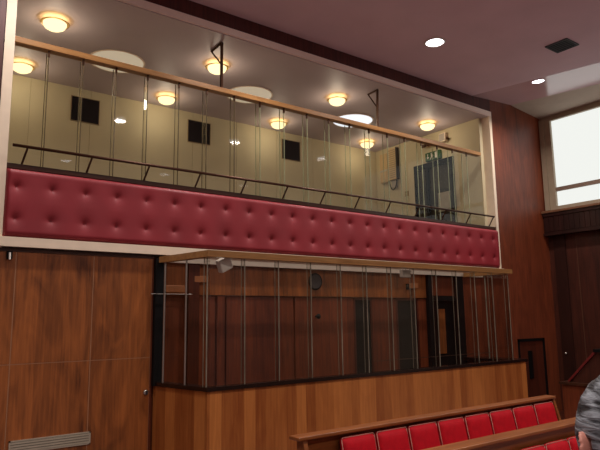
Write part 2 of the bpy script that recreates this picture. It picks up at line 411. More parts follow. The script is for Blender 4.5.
# gallery door
d = thing('door_5', 'dark double door with painted reflection patch in the gallery side wall', 'door'); struct(d)
f = MB(); f.box(GX-.03, GX+.15, 10.24, 10.32, 2.76, 5.62).box(GX-.03, GX+.15, 9.03, 9.11, 2.76, 5.62).box(GX-.03, GX+.15, 9.11, 10.24, 5.50, 5.62).box(GX-.03, GX+.15, 9.86, 9.94, 2.76, 5.5)
f.build('door_frame', M['black'], d)
MB().box(GX+.04, GX+.09, 9.94, 10.24, 2.76, 5.5).build('door_leaf', M['doorgrey'], d)
MB().box(GX+.04, GX+.09, 9.11, 9.86, 2.76, 5.5).build('door_leaf', M['doorgrey'], d)
MB().box(GX+.025, GX+.045, 9.22, 9.60, 4.30, 4.78).build('glazed_panel', principled('painted pane reflection', srgb(160, 150, 132), .3, noise=.1), d)  # pale tone paints in the reflection on the door glass
MB().box(GX+.025, GX+.045, 9.22, 9.80, 4.86, 5.24).build('glazed_panel', principled('dim door pane', srgb(70, 66, 60), .2, noise=.1), d)

# ------------------------------------------------------------------ gallery front: red tufted panel
t = thing('upholstered_panel', 'long buttoned oxblood leather panel on the gallery front', 'padded panel', (0, 0, 0))
bx = [1.50+.4318*i for i in range(24)]; bz = [3.40, 2.99]
NX, NZ = 620, 54
x0, x1, z0, z1 = OX0+.0, OX1-.02, 2.757, 3.635
bm = bmesh.new(); rows = []
for j in range(NZ+1):
    r = []
    z = z0+(z1-z0)*j/NZ
    for i in range(NX+1):
        x = x0+(x1-x0)*i/NX
        k = (x-bx[0])/.4318
        dx = (k-round(k))*.4318
        dep = 0
        for zz in bz:
            d2 = dx*dx+(z-zz)**2
            dep = max(dep, math.exp(-math.sqrt(d2)/.055))
        crease = math.exp(-abs(dx)/.035)*.22*max(0, 1-abs(z-3.195)/.42) + .18*math.exp(-min(abs(z-3.40), abs(z-2.99))/.03)*math.exp(-abs(dx)/.09)
        wr = .0012*math.sin(x*9+z*5)
        edge = min(1, min(z-z0, z1-z)/.07); edge = math.sqrt(max(0, 1-(1-edge)**2))
        ex = min(1, min(x-x0, x1-x)/.05); ex = math.sqrt(max(0, 1-(1-ex)**2))
        y = YW-.01-(.085*edge*ex*(1-.58*dep)-.012*crease+wr*edge*.6)
        r.append(bm.verts.new((x, y, z)))
    rows.append(r)
for j in range(NZ):
    for i in range(NX):
        bm.faces.new((rows[j][i], rows[j][i+1], rows[j+1][i+1], rows[j+1][i]))
me = bpy.data.meshes.new('cushion'); bm.to_mesh(me); bm.free(); me.materials.append(M['red_leather'])
for p in me.polygons: p.use_smooth = True
o = bpy.data.objects.new('cushion', me); COL.objects.link(o); o.parent = t
MB().box(x0, x1, YW, YW+.16, 2.757, 3.635).build('backing_board', M['dark_wood'], t)
b0 = MB().lathe([(0, .012), (.012, .009), (.019, 0), (.012, -.006), (0, -.008)], n=12).build('button', M['red_button'], t, True)
first = True
for x in bx:
    for z in bz:
        o = b0 if first else b0.copy()
        if not first: COL.objects.link(o); o.parent = t
        first = False
        o.location = (x, YW-.04, z); o.rotation_euler = (PI/2, 0, 0)

# ------------------------------------------------------------------ gallery glass screen
t = thing('glass_screen', 'tall frameless glass screen with oak top rail along the gallery', 'glass screen')
MB().box(OX0, OX1-.02, YW-.02, YW+.18, 3.64, 3.71, bev=.008).build('sill_cap', M['cap'], t)
MB().box(OX0, 11.27, YW-.01, YW+.12, 5.345, 5.43, bev=.008).build('top_rail', M['rail_wood'], t)
gx = [1.38, 1.82, 2.28, 2.75, 3.23, 3.74, 4.22, 4.73, 5.23, 5.73, 6.24, 6.75, 7.26, 7.77, 8.27, 8.77, 9.28, 9.78, 10.29, 10.78, 11.27]
for a, b in zip(gx, gx[1:]):
    MB().quad([(a+.004, YW+.03, 3.70), (b-.004, YW+.03, 3.70), (b-.004, YW+.03, 5.36), (a+.004, YW+.03, 5.36)]).build('glass_pane', M['glass'], t)
for x in gx[1:-1]:
    f = MB()
    f.quad([(x, YW+.045, 3.70), (x, YW+.165, 3.70), (x, YW+.165, 5.36), (x, YW+.045, 5.36)], 0)
    f.box(x-.005, x+.005, YW+.026, YW+.040, 3.70, 5.36, 1)
    f.box(x-.004, x+.004, YW+.160, YW+.172, 3.70, 5.36, 1)
    f.box(x-.012, x+.012, YW+.02, YW+.05, 5.26, 5.345, 2)
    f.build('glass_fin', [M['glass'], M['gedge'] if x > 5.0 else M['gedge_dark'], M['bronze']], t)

# slim front handrail on raked brackets
t = thing('handrail', 'slim bronze handrail on raked brackets above the red panel', 'handrail')
MB().tube((1.42, YW-.10, 3.925), (11.48, YW-.10, 3.925), .021, 12).build('rail', M['bronze'], t, True)
bm0 = MB().box(-.010, .010, -.012, .012, 0, .0001)
for i in range(13):
    x = 1.585+i*.8215
    MB().tube((x-.03, YW+.01, 3.70), (x+.012, YW-.10, 3.915), .014, 8).build('bracket', M['bronze'], t)

# straps tying the top rail to the gallery ceiling
def strap(x, lean, arm, label):
    t = thing('ceiling_strap', label, 'bracket', (x, YW+.06, 5.42))
    H = GZ-5.42
    top = Vector((lean, .21, H-.014)); foot = Vector((0, 0, .0)); tip = Vector((lean+.02, .21+arm, H-.016))
    MB().tube(foot, top, .026, 4).build('upright_bar', M['bronze'], t)
    MB().tube(top, tip, .024, 4).build('ceiling_arm', M['bronze'], t)
    MB().tube(tip, foot.lerp(top, .52), .018, 4).build('brace', M['bronze'], t)
    MB().box(-.035, .035, -.03, .03, 0, .02).build('foot_plate', M['bronze'], t)
strap(4.50, .12, .40, 'bronze triangular strap from oak rail to ceiling nearer the left end')
strap(8.03, .25, .30, 'bronze triangular strap from oak rail to ceiling nearer the right end')

# ------------------------------------------------------------------ lights
def gallery_lamp():
    t = thing('ceiling_lamp', '', 'ceiling lamp')
    MB().lathe([(.05, 0), (.05, -.05)], n=24).lathe([(.176, -.072), (.20, -.070), (.216, -.072), (.214, -.077), (.178, -.076)], n=36).build('metal_ring', M['brass'], t, True)
    bowl = MB().lathe([(.175, -.074), (.172, -.10), (.15, -.14), (.105, -.168), (.05, -.182), (0, -.185)], n=36).build('glass_bowl', M['lamp_glow'], t, True)
    MB().lathe([(.175, -.074), (.14, -.055), (.05, -.045)], n=36).build('upward_glow', M['lamp_top'], bowl, True)  # emissive top added to throw a halo on the ceiling
    return t
gl = [(2.12, 9.13), (4.98, 9.13), (7.88, 9.13), (10.80, 9.17), (2.06, 11.12), (4.87, 11.12), (7.73, 11.12), (10.62, 11.12)]
names = ['leftmost', 'second from left', 'third from left', 'rightmost']
proto = gallery_lamp()
for i, (x, y) in enumerate(gl):
    lab = 'lit brass-rimmed opal bowl lamp, %s of the %s gallery ceiling row' % (names[i % 4], 'front' if i < 4 else 'rear')
    if i == 0: proto.location = (x, y, GZ); proto['label'] = lab; proto['group'] = 'opal bowl lamps on the gallery ceiling'
    else: dup(proto, (x, y, GZ), lab)
    L = bpy.data.lights.new('lamp', 'POINT'); L.energy = 8.5; L.color = (1, .84, .64); L.shadow_soft_size = .10
    o = bpy.data.objects.new('lamp_light', L); COL.objects.link(o); o.location = (x, y, GZ-.30)
for i, (x, mat, lab) in enumerate(((3.44, 'disc_cream', 'cream round ceiling disc, left one of three above the gallery'),
                                 (6.27, 'disc_cream', 'cream round ceiling disc, middle one of three above the gallery'),
                                 (9.18, 'sky_disc', 'brilliant white round ceiling disc, right one of three above the gallery'))):
    t = thing('ceiling_disc', lab, 'ceiling light', (x, 10.08, GZ), group='round ceiling discs in the gallery')
    MB().lathe([(.47, 0), (.50, -.004), (.495, -.014), (.47, -.012)], n=48).build('rim', M['cream'], t)
    MB().lathe([(.475, -.002), (.47, -.010), (0, -.012)], n=48).build('diffuser', M[mat], t)

hl = [(8.25, 6.73, 'bright round hall downlight nearest the gallery front'), (11.59, 6.68, 'bright round hall downlight near the window')]
hl += [(4.95, 6.8, 'round hall downlight above the left part of the gallery front'), (1.6, 6.8, 'round hall downlight at the left end of the gallery')]
hl += [(x, y, 'round hall downlight over the %s of the court, %s' % (c1, c2)) for y, c1 in ((2.0, 'middle'), (-2.8, 'rear side')) for x, c2 in ((-1.8, 'far left'), (1.6, 'left'), (4.95, 'centre'), (8.3, 'right'), (11.5, 'window side'))]
first = None
for x, y, lab in hl:
    if first is None:
        t = thing('downlight', lab, 'ceiling light', (x, y, ZC), group='round downlights in the hall ceiling'); first = t
        MB().lathe([(.165, 0), (.20, -.004), (.19, -.016), (.165, -.018)], n=36).build('trim_ring', M['white'], t, True)
        MB().lathe([(.168, -.006), (.12, -.03), (0, -.04)], n=36).build('lens', M['hall_glow'], t, True)
    else: dup(first, (x, y, ZC + (.04 if x > 11.3 and y < 8 and x < 12.5 and y > 5 else 0)), lab)
    L = bpy.data.lights.new('hall', 'AREA'); L.shape = 'DISK'; L.size = .3; L.energy = 68; L.color = (1, .91, .86); L.spread = math.radians(150)
    o = bpy.data.objects.new('hall_light', L); COL.objects.link(o); o.location = (x, y, ZC-.07)

# square ceiling vent
t = thing('ceiling_vent', 'dark square air vent in the hall ceiling near the window', 'vent', (10.35, 5.42, ZC), rotz=0)
MB().box(-.20, .20, -.20, .20, -.006, 0).build('backing', M['black'], t)
f = MB(); f.box(-.22, -.19, -.22, .22, -.02, 0).box(.19, .22, -.22, .22, -.02, 0).box(-.19, .19, -.22, -.19, -.02, 0).box(-.19, .19, .19, .22, -.02, 0); f.build('frame', M['leadgrey'], t)
f = MB()
for i in range(7): f.box(-.19, .19, -.165+i*.052, -.15+i*.052, -.018, -.004)
f.build('slats', M['leadgrey'], t)

# ------------------------------------------------------------------ gallery wall items
for i, (xa, xb) in enumerate(((3.12, 3.67), (5.68, 6.23), (8.27, 8.82))):
    t = thing('wall_vent', 'square black opening high on the gallery rear wall, ' + ['leftmost of three', 'middle of three', 'rightmost of three'][i], 'wall opening', (xa, GB, 5.68), group='black squares on the gallery rear wall')
    MB().box(0, xb-xa, -.012, 0, 0, .50).build('panel', M['black'], t)
    f = MB(); f.box(-.012, .0, -.02, 0, -.012, .512).box(xb-xa, xb-xa+.012, -.02, 0, -.012, .512).box(0, xb-xa, -.02, 0, -.012, 0).box(0, xb-xa, -.02, 0, .50, .512); f.build('frame', M['brown_box'], t)

def sidebox(y0, y1, z0, z1, d, mat, name, lab, cat):
    t = thing(name, lab, cat, (GX, (y0+y1)/2, z0)); h = (y1-y0)/2
    MB().box(-d, 0, -h, h, 0, z1-z0, bev=.01).build('casing', mat, t)
    return t, h, z1-z0
t, h, H = sidebox(11.22, 11.50, 5.38, 6.20, .10, M['tan_box'], 'wall_heater', 'tan slim wall cabinet with a middle band in the gallery corner', 'cabinet')
MB().box(-.115, -.095, -h+.01, h-.01, H*.38, H*.44).build('band', M['steel'], t)
MB().box(-.112, -.095, -h+.03, h-.03, .04, H*.34).build('door', M['tan_box'], t)
t, h, H = sidebox(10.88, 11.15, 5.40, 6.28, .12, M['tan_box'], 'speaker_column', 'brown slatted wall cabinet with black side near the gallery door', 'cabinet')
f = MB()
for i in range(14): f.box(-.128, -.118, -h+.02, h-.02, .05+i*.058, .08+i*.058)
f.build('grille', M['brown_box'], t)
MB().box(-.115, -.01, -h-.03, -h+.002, 0, H).build('side_panel', M['leadgrey'], t)
pts = [(-.10, h*math.cos(a)*.95, -.02-.26*math.sin(a)) for a in [PI*k/14 for k in range(15)]]
MB().path(pts, .014).build('cable_loop', M['black'], t)
MB().box(-.07, -.02, -h*.7, h*.7, -.22, 0, bev=.01).build('junction_box', M['grey'], t)

t = thing('exit_sign', 'green emergency exit sign above the gallery door', 'sign', (GX, 9.62, 5.64))
MB().box(-.09, 0, -.24, .24, 0, .22, bev=.006).build('casing', M['green'], t)
f = MB()
fx = -.0935
def qy(pts): f.quad([(fx, a, b) for a, b in pts])
# arrow pointing down on the left (+Y), running figure, door outline
qy([(.16, .18), (.14, .18), (.14, .10), (.16, .10)]); qy([(.19, .10), (.11, .10), (.15, .045), (.15, .045001)])
qy([(.045, .19), (.015, .19), (.015, .16), (.045, .16)]); qy([(.05, .155), (.01, .155), (0, .09), (.04, .09)])
qy([(.04, .095), (.015, .095), (.055, .03), (.08, .03)]); qy([(.02, .095), (0, .095), (-.03, .03), (-.01, .03)]); qy([(.01, .15), (-.04, .12), (-.04, .108), (.005, .125)])
qy([(-.08, .19), (-.17, .19), (-.17, .03), (-.08, .03)])
f.build('pictogram', M['white'], t)
t = thing('emergency_lamp', 'small twin-head emergency lamp above the exit sign', 'lamp', (GX, 9.78, 6.05))
MB().box(-.05, 0, -.05, .05, -.04, .05, bev=.008).build('bracket', M['tan_box'], t)
MB().tube((-.05, -.07, .03), (-.15, -.10, .0), .035, 12, r1=.05).build('lamp_head', M['bronze'], t)
MB().tube((-.05, .07, .03), (-.15, .10, .0), .035, 12, r1=.05).build('lamp_head', M['bronze'], t)
t = thing('wall_speaker', 'small white speaker high on the gallery side wall', 'speaker', (GX, 9.25, 6.10))
MB().box(-.14, 0, -.10, .10, -.08, .14, bev=.012).build('casing', M['cream'], t)
MB().box(-.148, -.138, -.08, .08, -.06, .12).build('grille', M['grey'], t)
MB().tube((-.08, -.16, -.04), (-.08, -.10, 0), .03, 10).build('swivel', M['bronze'], t)
t = thing('light_switch', 'small brown switch plate left of the gallery door', 'switch', (GX, 10.62, 4.95))
MB().box(-.02, 0, -.06, .06, -.07, .07, bev=.006).build('plate', M['brown_box'], t)
MB().box(-.03, -.018, -.02, .02, -.03, .03).build('rocker', M['tan_box'], t)

# ------------------------------------------------------------------ the dock
YD = 6.832
t = thing('dock', 'glazed timber dock with black sill and oak top rail below the gallery', 'dock')
DX = [3.64, 4.21, 4.77, 5.35, 5.93, 6.47, 7.02, 7.57, 8.14, 8.69, 9.22, 9.76, 10.27]
XL0, XL1 = 3.64, 3.42      # left side: front corner, wall end
MB().box(3.64, 10.64, YD+.03, YD+.10, ZF, .80).build('front_panel', M['dock_wood'], t)
f = MB(); f.prism([(3.64, YD+.035), (3.70, YD+.035), (3.48, YW), (XL1, YW)], 'Z', ZF, .80); f.build('side_panel', M['dock_wood'], t)
MB().box(10.58, 10.64, YD+.10, YW, ZF, .80).build('side_panel', M['dock_wood'], t)
f = MB(); f.prism([(3.62, YD), (10.68, YD), (10.68, YW-.0), (10.22, YW-.0), (10.22, YD+.16), (3.76, YD+.16), (3.56, YW), (3.40, YW)], 'Z', .80, .852); f.build('sill', M['sill'], t)
def rail_poly(w): return [(3.62, YD), (10.36, YD), (10.36, YW-.1), (10.36-w, YW-.1), (10.36-w, YD+w), (3.62+w, YD+w), (3.42+w, YW-.1), (3.42, YW-.1)]
f = MB(); f.prism(rail_poly(.10), 'Z', 2.515, 2.60); f.build('top_rail', M['rail_wood'], t)
yp = YD+.06
for a, b in zip(DX, DX[1:]):
    MB().quad([(a+.004, yp, .85), (b-.004, yp, .85), (b-.004, yp, 2.52), (a+.004, yp, 2.52)]).build('glass_pane', M['dglass'], t)
def post(x, y, w=.008, dz=0):
    MB().tube((x, y, .85), (x, y, 2.52), w, 8).build('post', M['steel'] if dz else M['gedge2'], t)
for i, x in enumerate(DX):
    f = MB(); f.box(x-.006, x+.006, yp-.006, yp+.006, .85, 2.52, 1)
    f.quad([(x, yp+.01, .85), (x, yp+.09, .85), (x, yp+.09, 2.52), (x, yp+.01, 2.52)], 0)
    f.box(x-.004, x+.004, yp+.086, yp+.092, .85, 2.52, 1)
    f.build('glass_fin', [M['dglass'], M['gedge2']], t)
sl = [(3.68-.22*k, yp+(YW-.12-yp)*k) for k in (0, .47, .93)]
for (xa, ya), (xb, yb) in zip(sl, sl[1:]):
    MB().quad([(xa, ya, .85), (xb, yb, .85), (xb, yb, 2.52), (xa, ya, 2.52)]).build('glass_pane', M['dglass'], t)
for x, y in sl[1:]:
    MB().tube((x, y, .85), (x, y, 2.52), .014, 8).build('post', M['steel'], t)
sr = [(10.30, yp), (10.30, yp+.55), (10.30, YW-.05)]
for (xa, ya), (xb, yb) in zip(sr, sr[1:]):
    MB().quad([(xa, ya, .85), (xb, yb, .85), (xb, yb, 2.52), (xa, ya, 2.52)]).build('glass_pane', M['dglass'], t)
MB().tube((10.30, yp+.55, .85), (10.30, yp+.55, 2.52), .012, 8).build('post', M['gedge2'], t)
# thin rod drawn in for the faint reflection line above the sill
MB().tube((6.95, 7.30, .98), (10.2, 7.30, .98), .006, 8).build('reflection_rod', M['bronze'], t)
MB().box(3.7, 10.5, YD+.2, YW, .02, .10).build('dock_floor', M['dark_wood'], t)

# small things on and behind the dock
t = thing('rail_speaker', 'white tilted box clipped under the dock rail near its corner', 'speaker', (3.95, YD+.16, 2.44))
o = MB().box(-.10, .10, -.05, .05, -.09, .09, bev=.015).build('casing', M['white'], t); o.rotation_euler = (.15, -.45, .1)
MB().box(-.02, .02, -.02, .02, .06, .11).build('clip', M['grey'], t)
t = thing('rail_sensor', 'small grey box under the dock rail right of centre', 'sensor', (7.47, YD+.16, 2.44))
MB().box(-.10, .10, -.04, .04, -.08, .06, bev=.012).build('casing', M['grey'], t)
MB().box(-.02, .02, -.02, .02, .06, .10).build('clip', M['steel'], t)
t = thing('wall_clock', 'small round black clock on the wood band behind the dock', 'clock', (6.36, YW+.04, 2.33))
o = MB().lathe([(0, .0), (.14, 0), (.15, .015), (.14, .035), (.125, .03), (0, .028)], n=32).build('case', M['black'], t, True); o.rotation_euler = (PI/2, 0, 0)
o = MB().lathe([(.12, .031), (0, .031)], n=32).build('face', M['leadgrey'], t); o.rotation_euler = (PI/2, 0, 0)
MB().box(-.004, .004, -.036, -.033, 0, .09).box(0, .06, -.036, -.033, -.004, .004).build('hands', M['leadgrey'], t)
t = thing('wall_fitting', 'round black fitting on the panels below the dock clock', 'fitting', (6.39, YW+.06, 1.73))
MB().tube((0, 0, 0), (0, -.05, 0), .02, 12).build('stem', M['black'], t)
MB().ball((0, -.07, 0), .045, sy=.6).build('grip', M['black'], t, True)
for x, lab in ((4.14, 'small light wood block on the wall behind the dock corner'), (8.80, 'small light wood block on the wall near the framed dock door')):
    t = thing('wall_block', lab, 'block', (x, YW+.04, 2.30))
    MB().box(-.12, .12, -.06, 0, -.045, .055, bev=.006).build('body', M['tan_wood'], t)
    MB().box(-.16, -.12, -.05, 0, -.07, .04).build('bracket', M['black'], t)
t = thing('wall_shelf', 'narrow light wood shelf with thin rod at the dock left end', 'shelf', (3.52, YW-.02, 2.07))
MB().box(.03, .33, -.04, .02, .03, .13, bev=.006).build('board', M['tan_wood'], t)
MB().tube((-.22, -.10, 0), (.42, -.10, 0), .006, 8).build('rod', M['steel'], t)
t = thing('door_lock', 'small dark round lock on the wall left of the dock sill', 'lock', (3.31, YW-.006, .72))
o = MB().lathe([(0, 0), (.035, 0), (.035, .012), (.022, .02), (0, .022)], n=20).build('escutcheon', M['steel'], t, True); o.rotation_euler = (PI/2, 0, 0)
MB().box(-.01, .01, -.045, -.02, -.03, .03).build('thumb_turn', M['leadgrey'], t)
t = thing('wall_hook', 'small white fitting with dark plate under the gallery at far left', 'hook', (1.475, YW-.02, 2.52))
MB().box(-.035, .035, -.02, 0, -.04, .06, bev=.008).build('plate', M['black'], t)
MB().tube((0, -.03, .04), (0, -.05, -.05), .012, 10).build('peg', M['white'], t)
# vent grille low on left wall
t = thing('vent_grille', 'long louvred air grille low on the left wall', 'vent', (1.62, YW-.006, .135))
MB().box(.0, .93, -.008, 0, 0, .15).build('backing', M['leadgrey'], t)
f = MB(); f.box(-.02, .95, -.020, 0, .140, .155).box(-.02, .95, -.020, 0, 0, .015).box(-.02, .0, -.020, 0, 0, .155).box(.93, .95, -.020, 0, 0, .155); f.build('frame', M['aluminium'], t)
f = MB()
for i in range(4): f.prism([(-.022, .018+i*.031), (-.006, .026+i*.031), (-.006, .044+i*.031), (-.022, .040+i*.031)], 'X', 0, .93)
f.build('louvres', M['aluminium'], t)

# ------------------------------------------------------------------ benches and seats
def bench(y, ztop, xa, xb, ld, name_lab, zfl):
    t = thing('bench', name_lab, 'bench', (0, y, 0))
    MB().box(xa, xb, -.055, ld, ztop-.034, ztop, bev=.008).build('ledge', M['bench_wood'], t)
    MB().box(xa+.07, xb-.03, .03, .07, zfl, ztop-.034).build('back_panel', M['bench_wood'], t)
    for x in (xa+.07, xb-.045):
        MB().prism([(.03, ztop-.034), (-.03, ztop-.034), (-.16, ztop-.50), (-.50, ztop-.52), (-.50, zfl), (.03, zfl)], 'X', x, x+.045).build('end_panel', M['bench_wood'], t)
    return t
bench(4.66, .60, 3.40, 7.80, .10, 'long timber bench back with ledge behind the upper row of red seats', -.35)
bench(3.92, .435, 3.40, 8.40, .16, 'timber bench back with broad ledge in front of the upper red seats', ZF)
struct(MB().box(3.3, 8.3, 4.12, 4.75, ZF, -.352).build('floor_step', principled('dark step carpet', srgb(60, 40, 34), .95, noise=.2, nscale=40)), 'carpeted step under the upper seats', 'floor')

def make_seat():
    t = thing('tip_up_seat', '', 'seat')
    W = .223
    # backrest cushion, bottom toward camera (-Y), slight recline
    bm = bmesh.new(); n = 14; grid = []
    def P(u, v):   # u,v in -1..1
        x = u*W; z = (v+1)/2*.46
        sq = max(0, (1-abs(u)**5)*(1-abs(v)**6))
        yb = -.09*(1-(v+1)/2) - .0
        return x, z, yb, sq
    F = []; Bk = []
    for j in range(n+1):
        a = []; b = []
        for i in range(n+1):
            u = -1+2*i/n; v = -1+2*j/n
            # rounded corners
            r = max(abs(u), abs(v)); x, z, yb, sq = P(u*(1-.035*(abs(v)**6)), v)
            z -= .012*abs(u)**6*(1 if v > 0 else -1)*abs(v)**4
            a.append(bm.verts.new((x, yb-.025-.045*sq**.5, z))); b.append(bm.verts.new((x, yb+.02, z)))
        F.append(a); Bk.append(b)
    for j in range(n):
        for i in range(n):
            bm.faces.new((F[j][i], F[j][i+1], F[j+1][i+1], F[j+1][i])); bm.faces.new((Bk[j][i], Bk[j+1][i], Bk[j+1][i+1], Bk[j][i+1]))
    loopf = F[0] + [F[j][n] for j in range(1, n+1)] + F[n][::-1][1:] + [F[j][0] for j in range(n-1, 0, -1)]
    loopb = Bk[0] + [Bk[j][n] for j in range(1, n+1)] + Bk[n][::-1][1:] + [Bk[j][0] for j in range(n-1, 0, -1)]
    for i in range(len(loopf)):
        k = (i+1) % len(loopf); bm.faces.new((loopf[i], loopb[i], loopb[k], loopf[k]))
    bmesh.ops.recalc_face_normals(bm, faces=bm.faces[:])
    me = bpy.data.meshes.new('backrest'); bm.to_mesh(me); path = [v.co.copy() for v in []]
    bm.free(); me.materials.append(M['seat_red'])
    for p in me.polygons: p.use_smooth = True
    o = bpy.data.objects.new('backrest', me); COL.objects.link(o); o.parent = t
    o.modifiers.new('s', 'SUBSURF').levels = 1
    f = MB(); w = W-.004
    q = [(-w, -.115, 0), (-w, -.026, .44), (-w+.015, -.028, .455), (w-.015, -.028, .455), (w, -.026, .44), (w, -.115, 0)]
    f.path(q, .0055, 6).build('piping', M['piping'], o, True)
    cu = MB().box(-W+.01, W-.01, -.52, -.12, -.02, .07, bev=.03).build('seat_cushion', M['seat_red'], t, True)
    MB().box(-W+.03, W-.03, -.50, -.12, -.06, -.02).build('seat_pan', M['dark_wood'], cu)
    for s_ in (-1, 1): MB().box(s_*.15-.02, s_*.15+.02, -.40, -.16, -.37, -.06).build('leg', M['bronze'], t)
    return t
seat = make_seat()
ordn = ['first', 'second', 'third', 'fourth', 'fifth', 'sixth', 'seventh', 'eighth', 'ninth']
for i in range(8):
    x = 3.91+.478*(i+.5)
    lab = 'scarlet padded seat in the upper row, %s from the left' % ordn[i]
    if i == 7: lab = 'scarlet padded seat at the right end of the upper row'
    if i == 0: seat.location = (x, 4.64, .075); seat['label'] = lab; seat['group'] = 'scarlet seats of the upper row'
    else: dup(seat, (x, 4.64, .075), lab, 'scarlet seats of the upper row')
lab3 = ['scarlet padded seat in the lower row, leftmost one showing at the picture edge', 'scarlet padded seat in the lower row, beside the leftmost one', 'scarlet padded seat in the lower row, just left of the grey-haired head', 'scarlet padded seat in the lower row hidden by the grey-haired head']
for i in range(4):
    x = 5.79+.472*(i+.5)
    dup(seat, (x, 3.90, -.18), lab3[i], 'scarlet seats of the lower row')

# ------------------------------------------------------------------ raised enclosure at right
t = thing('witness_stand', 'dark timber stand with sloping maroon handrail by the end wall', 'stand')
XS = 11.6
k = XS/11.0
def sc(y, z): return (y*k, 1.7+(z-1.7)*k)
p = [sc(6.35, .40), sc(6.22, .41), sc(5.69, .98), sc(5.0, 1.0)]
f = MB(); f.prism([(p[0][0], ZF), p[0], p[1], (p[3][0], p[1][1]), (p[3][0], ZF)], 'X', XS, XS+.06); f.build('lower_panel', M['mid_wood'], t)
f = MB(); f.prism([(p[0][0], p[0][1]), (p[3][0], p[0][1]), (p[3][0], p[3][1]), (p[2][0], p[2][1]), (p[1][0], p[1][1])], 'X', XS+.10, XS+.14); f.build('upper_panel', M['end_wood'], t)
f = MB(); f.box(XS-.04, XS+.35, p[3][0], p[0][0]+.04, p[0][1]-.02, p[0][1]+.03); f.build('cap', M['cap'], t)
f = MB(); f.prism([(p[1][0]+.03, p[1][1]), (p[1][0]+.03, p[1][1]+.05), (p[2][0]+.0, p[2][1]+.06), (p[2][0], p[2][1]-.0)], 'X', XS+.05, XS+.17); f.build('sloping_rail', M['maroon'], t)
f = MB(); f.box(XS+.04, XS+.5, p[3][0], p[2][0]+.02, p[3][1], p[3][1]+.06); f.build('top_cap', M['black'], t)
struct(MB().box(XS+.05, XE-.01, p[0][0]+.0, YW-.9, ZF, ZF+.02).box(11.0, XE-.01, YW-.9, YW-.001, ZF, ZF+.02).build('floor_mat', M['dark_wood']), 'dark boarded floor by the corner door', 'floor')
f = MB(); f.box(XS+.06, XE-.3, p[0][0]-.06, p[0][0], ZF, p[0][1]-.02); f.build('side_panel', M['mid_wood'], t)
f = MB(); f.box(XS+.145, XS+.16, p[3][0], p[2][0]-.05, p[0][1]+.42, p[3][1]-.02) if False else f.box(XS+.085, XS+.10, p[3][0], p[2][0]-.10, p[3][1]-.42, p[3][1]-.02)
f.build('inset_panel', M['dark_wood'], t)
# dark door edge and handle on end wall
t = thing('door_6', 'dark narrow door on the end wall in the corner', 'door'); struct(t)
MB().box(XE-.04, XE-.01, 7.60, 7.90, ZF, 3.64).build('door_leaf', wood('corner door', srgb(36, 19, 15), srgb(54, 28, 22)), t)
MB().ball((XE-.06, 7.80, .78), .022).build('door_handle', M['steel'], t, True)

# ------------------------------------------------------------------ the man in the foreground
def skin_obj(name, joints, edges, mat, parent, root=0, lv=2):
    me = bpy.data.meshes.new(name); me.from_pydata([j[:3] for j in joints], edges, []); me.update()
    o = bpy.data.objects.new(name, me); COL.objects.link(o)
    me.materials.append(mat)
    o.modifiers.new('skin', 'SKIN')
    for i, j in enumerate(joints):
        r = j[3] if isinstance(j[3], (tuple, list)) else (j[3], j[3]); me.skin_vertices[0].data[i].radius = r
        me.skin_vertices[0].data[i].use_root = (i == root)
    sm = o.modifiers.new('sub', 'SUBSURF'); sm.levels = lv; sm.render_levels = lv
    o.modifiers['skin'].use_smooth_shade = True
    o.parent = parent
    return o
# local frame: facing +Y, feet at z=0
HEADZ = 1.60
PX, PY, PROT = 1.165, .552, -40
man = thing('person', 'grey-haired person in dark jacket seen from behind at the right edge', 'person', (PX, PY, -.14), rotz=math.radians(PROT))
def evaluated(o):
    dg = bpy.context.evaluated_depsgraph_get(); dg.update()
    me = bpy.data.meshes.new_from_object(o.evaluated_get(dg)); return me
tmp = []
J = [(0,0,.90,(.145,.10)), (0,.0,1.06,(.135,.09)), (0,-.01,1.22,(.155,.10)), (0,-.01,1.345,(.12,.08)), (0,0,1.41,(.058,.058)), (0,.01,1.50,(.055,.055)),
     (.17,-.01,1.33,.055), (.235,0,1.09,.042), (.22,.14,.90,.030), (-.17,-.01,1.33,.055), (-.235,0,1.09,.042), (-.22,.14,.90,.030),
     (.09,0,.82,.085), (.10,.01,.46,.055), (.10,-.01,.08,.040), (.11,.12,.035,.035), (-.09,0,.82,.085), (-.10,.01,.46,.055), (-.10,-.01,.08,.040), (-.11,.12,.035,.035)]
Ed = [(0,1),(1,2),(2,3),(3,4),(4,5),(3,6),(6,7),(7,8),(3,9),(9,10),(10,11),(0,12),(12,13),(13,14),(14,15),(0,16),(16,17),(17,18),(18,19)]
tmp.append(skin_obj('t1', J, Ed, M['skin'], None))
def hand(side):
    wx, wy, wz = side*.22, .145, .89
    J = [(0,0,0,(.028,.020)), (0,.02,-.045,(.036,.017)), (0,.035,-.08,(.036,.014))]
    E = [(0,1),(1,2)]
    for i, (dx, ln) in enumerate(((-.033,.062),(-.011,.072),(.012,.067),(.033,.052))):
        b = len(J)
        J += [(dx, .042, -.095, .0095), (dx*1.15, .058, -.095-ln*.5, .0085), (dx*1.15, .052, -.095-ln, .0075)]
        E += [(2, b), (b, b+1), (b+1, b+2)]
    b = len(J); J += [(-side*.042, .045, -.045, .011), (-side*.056, .068, -.080, .009)]; E += [(1, b), (b, b+1)]
    J = [(wx+j[0], wy+j[1], wz+j[2], j[3]) for j in J]
    return skin_obj('t2', J, E, M['skin'], None)
tmp += [hand(1), hand(-1)]
bm = bmesh.new(); bmesh.ops.create_uvsphere(bm, u_segments=64, v_segments=48, radius=1)
